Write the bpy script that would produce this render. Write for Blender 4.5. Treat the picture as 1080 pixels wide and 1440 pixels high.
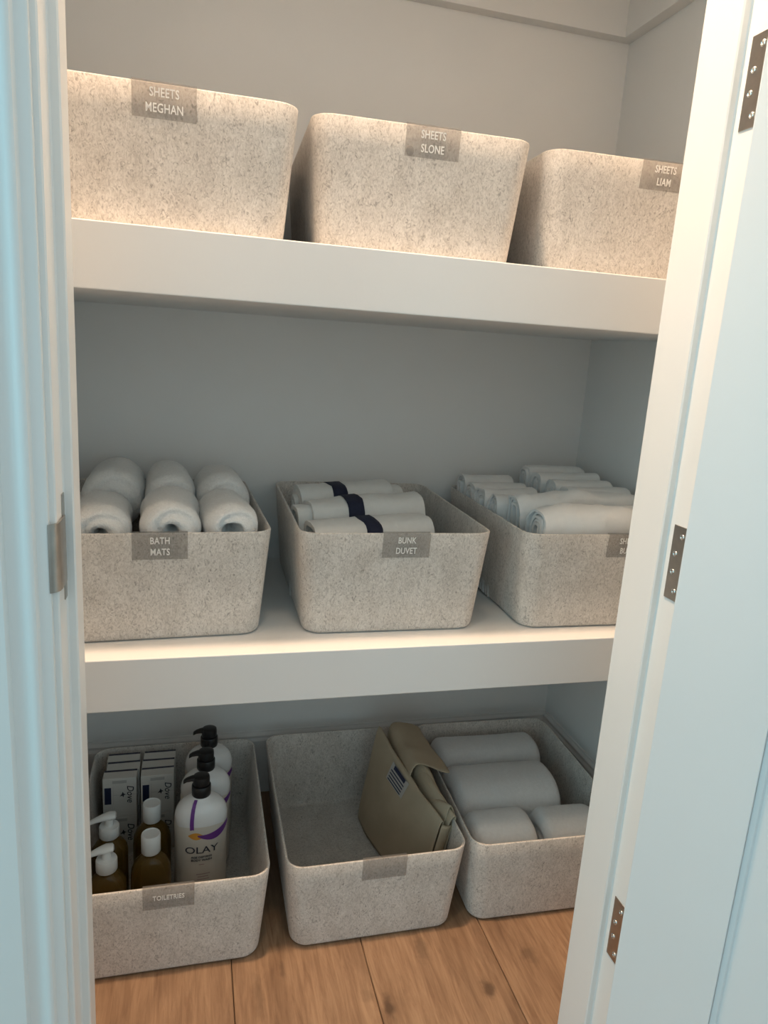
import bpy, bmesh, math, random
from mathutils import Vector, Matrix, noise
random.seed(7)
PI = math.pi
for o in list(bpy.data.objects): bpy.data.objects.remove(o, do_unlink=True)
SC = bpy.context.scene
COL = SC.collection

# ---------------------------------------------------------------- camera
cam_d = bpy.data.cameras.new('camera'); cam = bpy.data.objects.new('camera', cam_d); COL.objects.link(cam)
_y, _p, _r = [math.radians(a) for a in (15.3869, -12.8546, 3.8196)]
_f = Vector((math.sin(_y)*math.cos(_p), math.cos(_y)*math.cos(_p), math.sin(_p)))
_rt = Vector((math.cos(_y), -math.sin(_y), 0)); _up = _rt.cross(_f)
_r2 = math.cos(_r)*_rt + math.sin(_r)*_up; _u2 = -math.sin(_r)*_rt + math.cos(_r)*_up
M = Matrix(((_r2.x, _u2.x, -_f.x, -.007), (_r2.y, _u2.y, -_f.y, -1.1029), (_r2.z, _u2.z, -_f.z, 1.0762), (0, 0, 0, 1)))
cam.matrix_world = M
cam_d.sensor_fit = 'AUTO'; cam_d.sensor_width = 36; cam_d.lens = 1004.77/1440*36
cam_d.clip_start = .02
SC.camera = cam

# ---------------------------------------------------------------- world, lights, exposure
wd = bpy.data.worlds.new('hall_daylight'); SC.world = wd; wd.use_nodes = True
bg = wd.node_tree.nodes['Background']; bg.inputs[0].default_value = (.68, .92, 1.0, 1); bg.inputs[1].default_value = .84

def area(name, loc, target, sx, sy, power, color, shape='RECTANGLE', spread=180):
    l = bpy.data.lights.new(name, 'AREA'); l.shape = shape; l.size = sx; l.size_y = sy
    l.energy = power; l.color = color; l.spread = math.radians(spread)
    o = bpy.data.objects.new(name, l); COL.objects.link(o); o.location = loc
    o.rotation_euler = (Vector(target)-Vector(loc)).to_track_quat('-Z', 'Y').to_euler()
    return o
area('hall_window_light', (-2.3, -1.5, 1.35), (0, -1.0, 1.2), 1.5, 2.0, 17, (.28, .82, 1.0))
area('hall_downlight', (.10, -.56, 2.68), (.10, -.56, 0), .13, .13, 3.5, (1.0, .74, .50), 'DISK', 160)
area('closet_downlight', (.02, -.155, 2.66), (.02, -.155, 0), .10, .10, 41, (1.0, .71, .48), 'DISK', 180)

vs = SC.view_settings
vs.view_transform = 'Standard'; vs.look = 'None'; vs.exposure = 0.0; vs.gamma = 1; vs.use_curve_mapping = False

# ---------------------------------------------------------------- helpers
def link(name, verts, faces, mat, parent=None, smooth=False):
    me = bpy.data.meshes.new(name); me.from_pydata([tuple(v) for v in verts], [], faces); me.update()
    bm = bmesh.new(); bm.from_mesh(me); bmesh.ops.recalc_face_normals(bm, faces=bm.faces); bm.to_mesh(me); bm.free()
    return link_mesh(name, me, mat, parent, smooth)
def link_mesh(name, me, mat, parent=None, smooth=False):
    o = bpy.data.objects.new(name, me); COL.objects.link(o)
    me.materials.clear(); me.materials.append(mat)
    if smooth:
        for p in me.polygons: p.use_smooth = True
        if smooth != 'full':
            me.set_sharp_from_angle(angle=math.radians(42))
    if parent: o.parent = parent
    return o
def bm_obj(name, bm, mat, parent=None, smooth=False):
    bmesh.ops.recalc_face_normals(bm, faces=bm.faces)
    me = bpy.data.meshes.new(name); bm.to_mesh(me); bm.free()
    return link_mesh(name, me, mat, parent, smooth)
def box_bm(x0, x1, y0, y1, z0, z1, bev=0.0, seg=2):
    bm = bmesh.new(); bmesh.ops.create_cube(bm, size=1)
    for v in bm.verts:
        v.co = Vector(((x0+x1)/2+v.co.x*(x1-x0), (y0+y1)/2+v.co.y*(y1-y0), (z0+z1)/2+v.co.z*(z1-z0)))
    if bev: bmesh.ops.bevel(bm, geom=list(bm.edges), offset=bev, segments=seg, profile=.5, affect='EDGES')
    return bm
def box(name, x0, x1, y0, y1, z0, z1, mat, parent=None, bev=0.0, seg=2):
    return bm_obj(name, box_bm(x0, x1, y0, y1, z0, z1, bev, seg), mat, parent)
def empty(name, loc, rz=0, parent=None):
    o = bpy.data.objects.new(name, None); COL.objects.link(o); o.location = loc; o.rotation_euler = (0, 0, rz)
    o.empty_display_size = .05
    if parent: o.parent = parent
    return o
def tag(o, label, cat, group=None):
    o['label'] = label; o['category'] = cat
    if group: o['group'] = group
    return o
def struct(o, label=None):
    o['kind'] = 'structure'
    if label: o['label'] = label
    return o
def prism_z(name, pts, z0, z1, mat, parent=None, smooth=False):
    n = len(pts)
    v = [(x, y, z0) for x, y in pts]+[(x, y, z1) for x, y in pts]
    f = [(i, (i+1) % n, n+(i+1) % n, n+i) for i in range(n)]+[tuple(range(n)), tuple(range(n, 2*n))]
    return link(name, v, f, mat, parent, smooth)
def loft(rings, close_start=True, close_end=True):
    n = len(rings[0]); v = [p for r in rings for p in r]; f = []
    for k in range(len(rings)-1):
        for i in range(n):
            f.append((k*n+i, k*n+(i+1) % n, (k+1)*n+(i+1) % n, (k+1)*n+i))
    if close_start: f.append(tuple(range(n)))
    if close_end: f.append(tuple(range((len(rings)-1)*n, len(rings)*n)))
    return v, f
def lathe(prof, n=32, sx=1, sy=1):
    return loft([[(r*sx*math.cos(2*PI*i/n), r*sy*math.sin(2*PI*i/n), z) for i in range(n)] for r, z in prof])
def copy_tree(o, parent=None):
    c = o.copy(); COL.objects.link(c); c.parent = parent
    for ch in list(o.children): copy_tree(ch, c)
    return c
_font_cache = {}
def text_mesh(s, size, extrude=.0002, shear=0.0, bold=0.0, align='CENTER', spacing=1.0):
    cu = bpy.data.curves.new('t', 'FONT'); cu.body = s; cu.size = size; cu.extrude = extrude; cu.shear = shear
    cu.offset = bold; cu.align_x = align; cu.align_y = 'CENTER'; cu.space_character = spacing; cu.resolution_u = 3
    ob = bpy.data.objects.new('t', cu); COL.objects.link(ob)
    bpy.context.view_layer.update()
    dg = bpy.context.evaluated_depsgraph_get()
    me = bpy.data.meshes.new_from_object(ob.evaluated_get(dg))
    bpy.data.objects.remove(ob, do_unlink=True); bpy.data.curves.remove(cu)
    return me

# ---------------------------------------------------------------- materials
def new_mat(name):
    m = bpy.data.materials.new(name); m.use_nodes = True
    nt = m.node_tree; return m, nt, nt.nodes['Principled BSDF']
def N(nt, t, **kw):
    n = nt.nodes.new(t)
    for k, v in kw.items():
        if k.startswith('i_'):
            n.inputs[k[2:].replace('_', ' ')].default_value = v
        else: setattr(n, k, v)
    return n
def simple(name, col, rough=.5, metal=0.0, var=.04, scale=40, bump=0.0, bscale=300, **extra):
    m, nt, b = new_mat(name)
    tc = N(nt, 'ShaderNodeTexCoord'); nz = N(nt, 'ShaderNodeTexNoise'); nz.inputs['Scale'].default_value = scale
    nz.inputs['Detail'].default_value = 3
    nt.links.new(tc.outputs['Object'], nz.inputs['Vector'])
    rp = N(nt, 'ShaderNodeValToRGB'); e = rp.color_ramp.elements
    e[0].position = .3; e[1].position = .7
    e[0].color = tuple(c*(1-var) for c in col)+(1,); e[1].color = tuple(min(1, c*(1+var)) for c in col)+(1,)
    nt.links.new(nz.outputs['Fac'], rp.inputs['Fac']); nt.links.new(rp.outputs['Color'], b.inputs['Base Color'])
    b.inputs['Roughness'].default_value = rough; b.inputs['Metallic'].default_value = metal
    if bump:
        n2 = N(nt, 'ShaderNodeTexNoise'); n2.inputs['Scale'].default_value = bscale; n2.inputs['Detail'].default_value = 4
        nt.links.new(tc.outputs['Object'], n2.inputs['Vector'])
        bp = N(nt, 'ShaderNodeBump'); bp.inputs['Strength'].default_value = bump; bp.inputs['Distance'].default_value = .002
        nt.links.new(n2.outputs['Fac'], bp.inputs['Height']); nt.links.new(bp.outputs['Normal'], b.inputs['Normal'])
    for k, v in extra.items(): b.inputs[k.replace('_', ' ')].default_value = v
    return m
MT = {}
MT['wall'] = simple('wall_paint', (.84, .83, .81), .75, var=.012, scale=6, bump=.06, bscale=220)
MT['trim'] = simple('trim_paint', (.84, .835, .82), .38, var=.01, scale=5, bump=.02, bscale=120)
MT['shelf'] = simple('shelf_paint', (.80, .795, .785), .42, var=.012, scale=4, bump=.03, bscale=160)
MT['door'] = simple('door_paint', (.78, .79, .79), .42, var=.01, scale=4, bump=.03, bscale=160)
MT['ceiling'] = simple('ceiling_paint', (.75, .74, .73), .85, var=.01, scale=8)
MT['sub'] = simple('subfloor_dark', (.05, .035, .025), .9)
MT['metal'] = simple('brushed_nickel', (.45, .41, .37), .32, 1.0, var=.08, scale=60)
MT['screw'] = simple('bright_steel_screw', (.75, .73, .70), .18, 1.0, var=.05)
MT['dark'] = simple('dark_hole', (.02, .018, .016), .9)
MT['white_plastic'] = simple('white_plastic', (.84, .84, .82), .3, var=.01)
MT['black_plastic'] = simple('black_plastic', (.012, .012, .013), .35, var=.1)
MT['letter'] = simple('white_lettering', (.90, .88, .85), .5, var=.01)
MT['ink'] = simple('dark_print_ink', (.03, .03, .045), .6, var=.05)
MT['navy'] = simple('navy_ribbon', (.010, .014, .040), .8, var=.15, scale=200, bump=.2, bscale=900)
MT['purple'] = simple('purple_print', (.16, .045, .26), .35, var=.1, scale=30)
MT['orange'] = simple('orange_print', (.75, .33, .05), .4, var=.1)
MT['redink'] = simple('mauve_print', (.40, .26, .26), .6, var=.05)
MT['bottle'] = simple('pearl_bottle', (.66, .60, .52), .28, var=.03, scale=12, Coat_Weight=.3)
MT['bottle_white'] = simple('white_bottle', (.82, .80, .78), .25, var=.02, scale=12, Coat_Weight=.3)
MT['carton'] = simple('white_carton', (.72, .69, .64), .5, var=.03, scale=25)
MT['carton_edge'] = simple('carton_dark_edge', (.03, .03, .06), .6)
MT['carton_blue'] = simple('carton_blue_print', (.015, .022, .06), .45, var=.1)
MT['faint'] = simple('faint_grey_print', (.50, .48, .45), .55)
MT['duvet'] = simple('duvet_cotton', (.80, .79, .76), .9, var=.02, scale=90, bump=.25, bscale=500, Sheen_Weight=.2)
MT['sheet'] = simple('sheet_cotton', (.84, .83, .81), .85, var=.02, scale=60, bump=.2, bscale=420, Sheen_Weight=.2)
MT['towel'] = simple('grey_white_towel', (.80, .79, .78), .95, var=.03, scale=160, bump=.5, bscale=700, Sheen_Weight=.3)
MT['terry'] = simple('white_terry', (.88, .87, .85), .95, var=.05, scale=260, bump=1.0, bscale=520, Sheen_Weight=.3)

def felt():
    m, nt, b = new_mat('oatmeal_felt'); L = nt.links
    tc = N(nt, 'ShaderNodeTexCoord'); oi = N(nt, 'ShaderNodeObjectInfo')
    add = N(nt, 'ShaderNodeVectorMath', operation='ADD'); sc = N(nt, 'ShaderNodeVectorMath', operation='SCALE')
    cmb = N(nt, 'ShaderNodeCombineXYZ')
    for k in range(3): L.new(oi.outputs['Random'], cmb.inputs[k])
    L.new(cmb.outputs[0], sc.inputs[0]); sc.inputs['Scale'].default_value = 13.7
    L.new(tc.outputs['Object'], add.inputs[0]); L.new(sc.outputs[0], add.inputs[1])
    mp = N(nt, 'ShaderNodeMapping'); mp.inputs['Scale'].default_value = (1, 1, .62); L.new(add.outputs[0], mp.inputs['Vector'])
    n1 = N(nt, 'ShaderNodeTexNoise'); n1.inputs['Scale'].default_value = 175; n1.inputs['Detail'].default_value = 4; n1.inputs['Distortion'].default_value = 2.2; n1.inputs['Roughness'].default_value = .62
    n2 = N(nt, 'ShaderNodeTexNoise'); n2.inputs['Scale'].default_value = 330; n2.inputs['Detail'].default_value = 3; n2.inputs['Distortion'].default_value = 1.0
    n3 = N(nt, 'ShaderNodeTexNoise'); n3.inputs['Scale'].default_value = 30; n3.inputs['Detail'].default_value = 4
    for n in (n1, n2, n3): L.new(mp.outputs[0], n.inputs['Vector'])
    r1 = N(nt, 'ShaderNodeValToRGB'); e = r1.color_ramp.elements
    e[0].position = .28; e[0].color = (.32, .29, .265, 1); e[1].position = .44; e[1].color = (.67, .62, .57, 1)
    x = e.new(.62); x.color = (.79, .74, .685, 1)
    L.new(n1.outputs['Fac'], r1.inputs['Fac'])
    r2 = N(nt, 'ShaderNodeValToRGB'); e = r2.color_ramp.elements
    e[0].position = .34; e[0].color = (.86, .85, .84, 1); e[1].position = .55; e[1].color = (1, 1, 1, 1)
    L.new(n2.outputs['Fac'], r2.inputs['Fac'])
    r3 = N(nt, 'ShaderNodeValToRGB'); e = r3.color_ramp.elements
    e[0].position = .3; e[0].color = (.88, .87, .86, 1); e[1].position = .65; e[1].color = (1.0, 1.0, 1.0, 1)
    L.new(n3.outputs['Fac'], r3.inputs['Fac'])
    m1 = N(nt, 'ShaderNodeMix', data_type='RGBA', blend_type='MULTIPLY'); m1.inputs[0].default_value = 1
    L.new(r1.outputs[0], m1.inputs[6]); L.new(r2.outputs[0], m1.inputs[7])
    m2 = N(nt, 'ShaderNodeMix', data_type='RGBA', blend_type='MULTIPLY'); m2.inputs[0].default_value = 1
    L.new(m1.outputs[2], m2.inputs[6]); L.new(r3.outputs[0], m2.inputs[7])
    L.new(m2.outputs[2], b.inputs['Base Color'])
    b.inputs['Roughness'].default_value = .95; b.inputs['Sheen Weight'].default_value = .15
    bp = N(nt, 'ShaderNodeBump'); bp.inputs['Strength'].default_value = .25; bp.inputs['Distance'].default_value = .0015
    L.new(n1.outputs['Fac'], bp.inputs['Height']); L.new(bp.outputs[0], b.inputs['Normal'])
    return m
MT['felt'] = felt()

def canvas():
    m, nt, b = new_mat('tan_canvas'); L = nt.links
    tc = N(nt, 'ShaderNodeTexCoord')
    w1 = N(nt, 'ShaderNodeTexNoise'); w1.inputs['Scale'].default_value = 600; L.new(tc.outputs['Object'], w1.inputs['Vector'])
    w2 = N(nt, 'ShaderNodeTexNoise'); w2.inputs['Scale'].default_value = 14; w2.inputs['Detail'].default_value = 3; L.new(tc.outputs['Object'], w2.inputs['Vector'])
    r = N(nt, 'ShaderNodeValToRGB'); e = r.color_ramp.elements
    e[0].position = .3; e[0].color = (.43, .35, .245, 1); e[1].position = .7; e[1].color = (.51, .42, .30, 1)
    L.new(w2.outputs['Fac'], r.inputs['Fac']); L.new(r.outputs[0], b.inputs['Base Color'])
    b.inputs['Roughness'].default_value = .9
    bp = N(nt, 'ShaderNodeBump'); bp.inputs['Strength'].default_value = .3; bp.inputs['Distance'].default_value = .001
    L.new(w1.outputs['Fac'], bp.inputs['Height']); L.new(bp.outputs[0], b.inputs['Normal'])
    return m
MT['canvas'] = canvas()

def clear_clip():
    m, nt, b = new_mat('clear_label_plastic'); L = nt.links
    b.inputs['Base Color'].default_value = (.46, .44, .42, 1); b.inputs['Roughness'].default_value = .2
    tr = N(nt, 'ShaderNodeBsdfTransparent'); tr.inputs[0].default_value = (.92, .915, .91, 1)
    tc = N(nt, 'ShaderNodeTexCoord'); nz = N(nt, 'ShaderNodeTexNoise'); nz.inputs['Scale'].default_value = 30
    L.new(tc.outputs['Object'], nz.inputs['Vector'])
    mr = N(nt, 'ShaderNodeMapRange'); mr.inputs['To Min'].default_value = .10; mr.inputs['To Max'].default_value = .22
    L.new(nz.outputs['Fac'], mr.inputs['Value'])
    mx = N(nt, 'ShaderNodeMixShader'); L.new(mr.outputs[0], mx.inputs[0]); L.new(tr.outputs[0], mx.inputs[1]); L.new(b.outputs[0], mx.inputs[2])
    L.new(mx.outputs[0], nt.nodes['Material Output'].inputs['Surface'])
    return m
MT['clip'] = clear_clip()

def amber():
    m, nt, b = new_mat('amber_soap_plastic')
    tc = N(nt, 'ShaderNodeTexCoord'); nz = N(nt, 'ShaderNodeTexNoise'); nz.inputs['Scale'].default_value = 15
    nt.links.new(tc.outputs['Object'], nz.inputs['Vector'])
    r = N(nt, 'ShaderNodeValToRGB'); e = r.color_ramp.elements
    e[0].color = (.18, .10, .02, 1); e[1].color = (.30, .18, .045, 1)
    nt.links.new(nz.outputs['Fac'], r.inputs['Fac']); nt.links.new(r.outputs[0], b.inputs['Base Color'])
    b.inputs['Roughness'].default_value = .12; b.inputs['Transmission Weight'].default_value = .55; b.inputs['IOR'].default_value = 1.35
    return m
MT['amber'] = amber()

def oak():
    m, nt, b = new_mat('oak_plank'); L = nt.links
    geo = N(nt, 'ShaderNodeNewGeometry'); oi = N(nt, 'ShaderNodeObjectInfo')
    cmb = N(nt, 'ShaderNodeCombineXYZ'); ml = N(nt, 'ShaderNodeMath', operation='MULTIPLY'); ml.inputs[1].default_value = 37.0
    L.new(oi.outputs['Random'], ml.inputs[0]); L.new(ml.outputs[0], cmb.inputs[2])
    add = N(nt, 'ShaderNodeVectorMath', operation='ADD'); L.new(geo.outputs['Position'], add.inputs[0]); L.new(cmb.outputs[0], add.inputs[1])
    mp = N(nt, 'ShaderNodeMapping'); mp.inputs['Scale'].default_value = (1, .09, 1); L.new(add.outputs[0], mp.inputs['Vector'])
    mp2 = N(nt, 'ShaderNodeMapping'); mp2.inputs['Scale'].default_value = (1, .35, 1); L.new(add.outputs[0], mp2.inputs['Vector'])
    g = N(nt, 'ShaderNodeTexNoise'); g.inputs['Scale'].default_value = 110; g.inputs['Detail'].default_value = 6; g.inputs['Roughness'].default_value = .65; g.inputs['Distortion'].default_value = .6
    c = N(nt, 'ShaderNodeTexNoise'); c.inputs['Scale'].default_value = 11; c.inputs['Detail'].default_value = 4; c.inputs['Distortion'].default_value = 1.2
    L.new(mp.outputs[0], g.inputs['Vector']); L.new(mp2.outputs[0], c.inputs['Vector'])
    r = N(nt, 'ShaderNodeValToRGB'); e = r.color_ramp.elements
    e[0].position = .30; e[0].color = (.245, .135, .074, 1); e[1].position = .68; e[1].color = (.415, .258, .152, 1)
    L.new(g.outputs['Fac'], r.inputs['Fac'])
    r2 = N(nt, 'ShaderNodeValToRGB'); e = r2.color_ramp.elements
    e[0].position = .30; e[0].color = (.62, .58, .56, 1); e[1].position = .6; e[1].color = (1.0, 1.0, 1.0, 1)
    L.new(c.outputs['Fac'], r2.inputs['Fac'])
    mx = N(nt, 'ShaderNodeMix', data_type='RGBA', blend_type='MULTIPLY'); mx.inputs[0].default_value = .8
    L.new(r.outputs[0], mx.inputs[6]); L.new(r2.outputs[0], mx.inputs[7])
    last = mx.outputs[2]
    # knots of the boards themselves: centre x, y, radius x, radius y, darkness
    nzk = N(nt, 'ShaderNodeTexNoise'); nzk.inputs['Scale'].default_value = 45; nzk.inputs['Detail'].default_value = 3
    L.new(geo.outputs['Position'], nzk.inputs['Vector'])
    for kx, ky, ra, rb, dk in ((.316, -.172, .012, .030, .9), (.495, -.168, .016, .022, .85), (.405, -.066, .015, .045, .5), (.60, -.115, .02, .03, .5), (.105, -.105, .012, .05, .35), (.15, -.06, .006, .03, .4), (.285, -.135, .014, .02, .35), (-.4, -.5, .02, .03, .8), (.2, -.7, .02, .03, .8)):
        sb = N(nt, 'ShaderNodeVectorMath', operation='SUBTRACT'); sb.inputs[1].default_value = (kx, ky, 0); L.new(geo.outputs['Position'], sb.inputs[0])
        dv = N(nt, 'ShaderNodeVectorMath', operation='DIVIDE'); dv.inputs[1].default_value = (ra, rb, 1); L.new(sb.outputs[0], dv.inputs[0])
        ln = N(nt, 'ShaderNodeVectorMath', operation='LENGTH'); L.new(dv.outputs[0], ln.inputs[0])
        ad = N(nt, 'ShaderNodeMath', operation='ADD'); L.new(ln.outputs['Value'], ad.inputs[0])
        ms = N(nt, 'ShaderNodeMath', operation='MULTIPLY_ADD'); ms.inputs[1].default_value = 1.6; ms.inputs[2].default_value = -.8; L.new(nzk.outputs['Fac'], ms.inputs[0]); L.new(ms.outputs[0], ad.inputs[1])
        mr = N(nt, 'ShaderNodeMapRange', interpolation_type='SMOOTHSTEP'); mr.inputs['From Min'].default_value = .15; mr.inputs['From Max'].default_value = 1.1
        mr.inputs['To Min'].default_value = dk; mr.inputs['To Max'].default_value = 0; L.new(ad.outputs[0], mr.inputs['Value'])
        mk = N(nt, 'ShaderNodeMix', data_type='RGBA', blend_type='MIX'); L.new(mr.outputs[0], mk.inputs[0]); L.new(last, mk.inputs[6]); mk.inputs[7].default_value = (.10, .055, .030, 1)
        last = mk.outputs[2]
    hs = N(nt, 'ShaderNodeHueSaturation'); mv = N(nt, 'ShaderNodeMapRange'); mv.inputs['To Min'].default_value = .9; mv.inputs['To Max'].default_value = 1.1
    L.new(oi.outputs['Random'], mv.inputs['Value']); L.new(mv.outputs[0], hs.inputs['Value']); L.new(last, hs.inputs['Color'])
    L.new(hs.outputs[0], b.inputs['Base Color']); b.inputs['Roughness'].default_value = .5
    bp = N(nt, 'ShaderNodeBump'); bp.inputs['Strength'].default_value = .12; bp.inputs['Distance'].default_value = .001
    L.new(g.outputs['Fac'], bp.inputs['Height']); L.new(bp.outputs[0], b.inputs['Normal'])
    return m
MT['oak'] = oak()

# ---------------------------------------------------------------- dimensions
ZA, ZB = 1.215, .5948          # shelf tops
TA, TB = .0871, .0856
YS = -.0445                     # front edge of the shelves
YB, XR, XL = .474, .913, -.262 # back wall, right wall, left wall of the closet
H_CEIL = 2.72
JR, JRR = .5738, .5837         # right jamb: stop face, rabbet face
JL, JLR = -.1238, -.1339         # left jamb
Y_STOP, Y_FR = -.3376, -.3771    # stop front, jamb front
Y_WIN = -.268                   # inner face of the front wall
DOOR_H = 2.20

# ---------------------------------------------------------------- room shell
fl = struct(box('floor', -2.4, 2.6, -3.0, .60, -.06, -.016, MT['sub']))
PW = .2365
pm = None
for i in range(-5, 7):
    x0 = .0635+PW*i
    if pm is None:
        p = box('plank', .0006, PW-.0006, -2.2, YB+.005, -.016, 0, MT['oak'], fl, bev=.0012, seg=1); pm = p.data
    else:
        p = bpy.data.objects.new('plank', pm); COL.objects.link(p); p.parent = fl
    p.location = (x0, 0, 0)
struct(box('wall_back', XL-.1, XR+.1, YB, YB+.1, -.016, H_CEIL, MT['wall']))
struct(box('wall_right', XR, XR+.1, Y_WIN-.0, YB, -.016, H_CEIL, MT['wall']))
struct(box('wall_left', XL-.1, XL, Y_WIN, YB, -.016, H_CEIL, MT['wall']))
# front wall with its door opening
bm = box_bm(-2.4, JLR-.025, Y_FR, Y_WIN, -.016, H_CEIL)
for a in ((JRR+.025, 2.6, Y_FR, Y_WIN, -.016, H_CEIL), (JLR-.025, JRR+.025, Y_FR, Y_WIN, DOOR_H+.03, H_CEIL)):
    b2 = box_bm(*a); me = bpy.data.meshes.new('tmp'); b2.to_mesh(me); b2.free(); bm.from_mesh(me); bpy.data.meshes.remove(me)
struct(bm_obj('wall_front', bm, MT['wall']))
struct(box('ceiling', -2.4, 2.6, -3.0, YB+.1, H_CEIL, H_CEIL+.08, MT['ceiling']))
# baseboards with a stepped cap
def baseboard_prof(t=.014, h=.160):
    return [(0, 0), (t, 0), (t, h-.022), (t-.004, h-.016), (t-.004, h-.010), (t-.009, h-.004), (t-.010, h), (0, h)]
bp_ = baseboard_prof()
n = len(bp_)
def sweep_base(name, fn, a, b):
    v = [fn(d, z, a) for d, z in bp_]+[fn(d, z, b) for d, z in bp_]
    f = [(i, (i+1) % n, n+(i+1) % n, n+i) for i in range(n)]+[tuple(range(n)), tuple(range(n, 2*n))]
    return struct(link(name, v, f, MT['trim']))
sweep_base('baseboard_back', lambda d, z, s: (s, YB-d, z), XL, XR)
sweep_base('baseboard_right', lambda d, z, s: (XR-d, s, z), Y_WIN, YB-.0142)
sweep_base('baseboard_left', lambda d, z, s: (XL+d, s, z), Y_WIN, YB-.0142)

# door frame: jambs with rabbet and stop in one profile
def frame_l(xs, xr, yb, side):
    o = .022*side
    return [(xr+o, Y_FR), (xr, Y_FR), (xr, Y_STOP), (xs, Y_STOP), (xs, yb), (xr+o, yb)]
def bev_poly(pts, r=.0016):
    out = []
    n = len(pts)
    for i in range(n):
        p = Vector(pts[i]); a = Vector(pts[i-1]); c = Vector(pts[(i+1) % n])
        out.append(tuple(p+(a-p).normalized()*r)); out.append(tuple(p+(c-p).normalized()*r))
    return out
jr = struct(prism_z('trim_1', bev_poly(frame_l(JR, JRR, -.2679, 1)), -.004, DOOR_H+.02, MT['trim'], smooth=True), 'white painted hinge jamb with stop, right of the closet opening')
jl = struct(prism_z('trim_2', bev_poly(frame_l(JL, JLR, -.2954, -1)), -.004, DOOR_H+.02, MT['trim'], smooth=True), 'white painted strike jamb with stop, left of the closet opening')
struct(box('trim_3', JLR, JRR, Y_FR, -.27, DOOR_H+.004, DOOR_H+.028, MT['trim'], bev=.0015), 'white head jamb over the closet opening')
CAS = [(0, 0), (0, .0085), (.002, .0100), (.0125, .0105), (.0140, .0125), (.0150, .0165), (.0175, .0180), (.021, .0180), (.025, .0165), (.029, .0135), (.034, .0120), (.040, .0122), (.0440, .0135), (.0450, .0195), (.0470, .0215), (.078, .0225), (.080, .0205), (.080, 0)]
def casing(name, x_in, side, label):
    return struct(prism_z(name, [(x_in+side*a*.86, Y_FR-b*.86) for a, b in CAS], -.002, DOOR_H+.085, MT['trim'], smooth=True), label)
casing('trim_4', JLR-.006, -1, 'moulded white casing left of the closet opening')
casing('trim_5', JRR+.010, 1, 'moulded white casing behind the open door')

# strike plate on the left jamb: flush plate with a latch hole and a curled lip
z0, z1 = .803, .914
sp = box('strike_plate', JLR-.0002, JLR+.0012, Y_STOP-.012, Y_STOP+.0005, z0, z1, MT['metal'], jl, bev=.0005)
sp['label'] = 'brushed nickel strike plate with curled lip'
pts = [(Y_STOP-.008, JLR+.0014), (Y_FR+.016, JLR+.0015), (Y_FR+.006, JLR+.0012), (Y_FR-.001, JLR+.0004), (Y_FR-.006, JLR-.0026), (Y_FR-.0085, JLR-.0065)]
v = []; f = []
for y, x in pts:
    for z in (.823, .892): v.append((x+.0014, y, z))
for y, x in pts:
    for z in (.823, .892): v.append((x-.0004, y-.0005, z))
k = len(pts)
for i in range(k-1):
    f += [(2*i, 2*i+1, 2*i+3, 2*i+2), (2*k+2*i, 2*k+2*i+2, 2*k+2*i+3, 2*k+2*i+1), (2*i, 2*i+2, 2*k+2*i+2, 2*k+2*i), (2*i+1, 2*k+2*i+1, 2*k+2*i+3, 2*i+3)]
f += [(0, 2*k, 2*k+1, 1), (2*k-2, 2*k-1, 4*k-1, 4*k-2)]
link('lip', v, f, MT['metal'], sp, smooth=True)
box('latch_hole', JLR+.0010, JLR+.0016, Y_STOP-.0085, Y_STOP-.0015, .842, .886, MT['dark'], sp)

# hinges on the right jamb: leaf and four screws each
def hinge(zc, name='hinge_leaf'):
    h = box(name, JRR-.0013, JRR+.0003, Y_FR-.0002, Y_FR+.0285, zc-.048, zc+.048, MT['metal'], jr, bev=.0006)
    h['label'] = 'bronze nickel hinge leaf with four screws'
    for i, (dy, dz) in enumerate(((Y_FR+.0100, .0355), (Y_FR+.0185, .0118), (Y_FR+.0185, -.0118), (Y_FR+.0100, -.0355))):
        pv, pf = lathe([(.0042, 0), (.0042, .0006), (.0036, .0013), (.0022, .0016), (.0012, .0008), (.0002, .0007)], 16)
        s = link('screw', [(JRR-.0013-z, dy+x*.9, zc+dz+y*.9) for x, y, z in pv], pf, MT['screw'], h, smooth=True)
    pv, pf = lathe([(.0062, -.0555), (.0066, -.054), (.0066, -.0335), (.0060, -.0330), (.0066, -.0325), (.0066, -.0115), (.006, -.011), (.0066, -.0105), (.0066, .0105), (.006, .011), (.0066, .0115), (.0066, .0325), (.006, .033), (.0066, .0335), (.0066, .054), (.0062, .0555)], 16)
    link('knuckle', [(PIN[0]+x*.86, PIN[1]+y*.86, zc+z*.86) for x, y, z in pv], pf, MT['metal'], h, smooth=True)
PIN = (.5864, -.3849)
for zc in (.285, .836, 1.3865, 1.9375): hinge(zc)

# the open door, swung about its pin
door = struct(empty('door_1', (PIN[0], PIN[1], 0), math.radians(121)), 'white panelled closet door swung open on the right')
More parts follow.
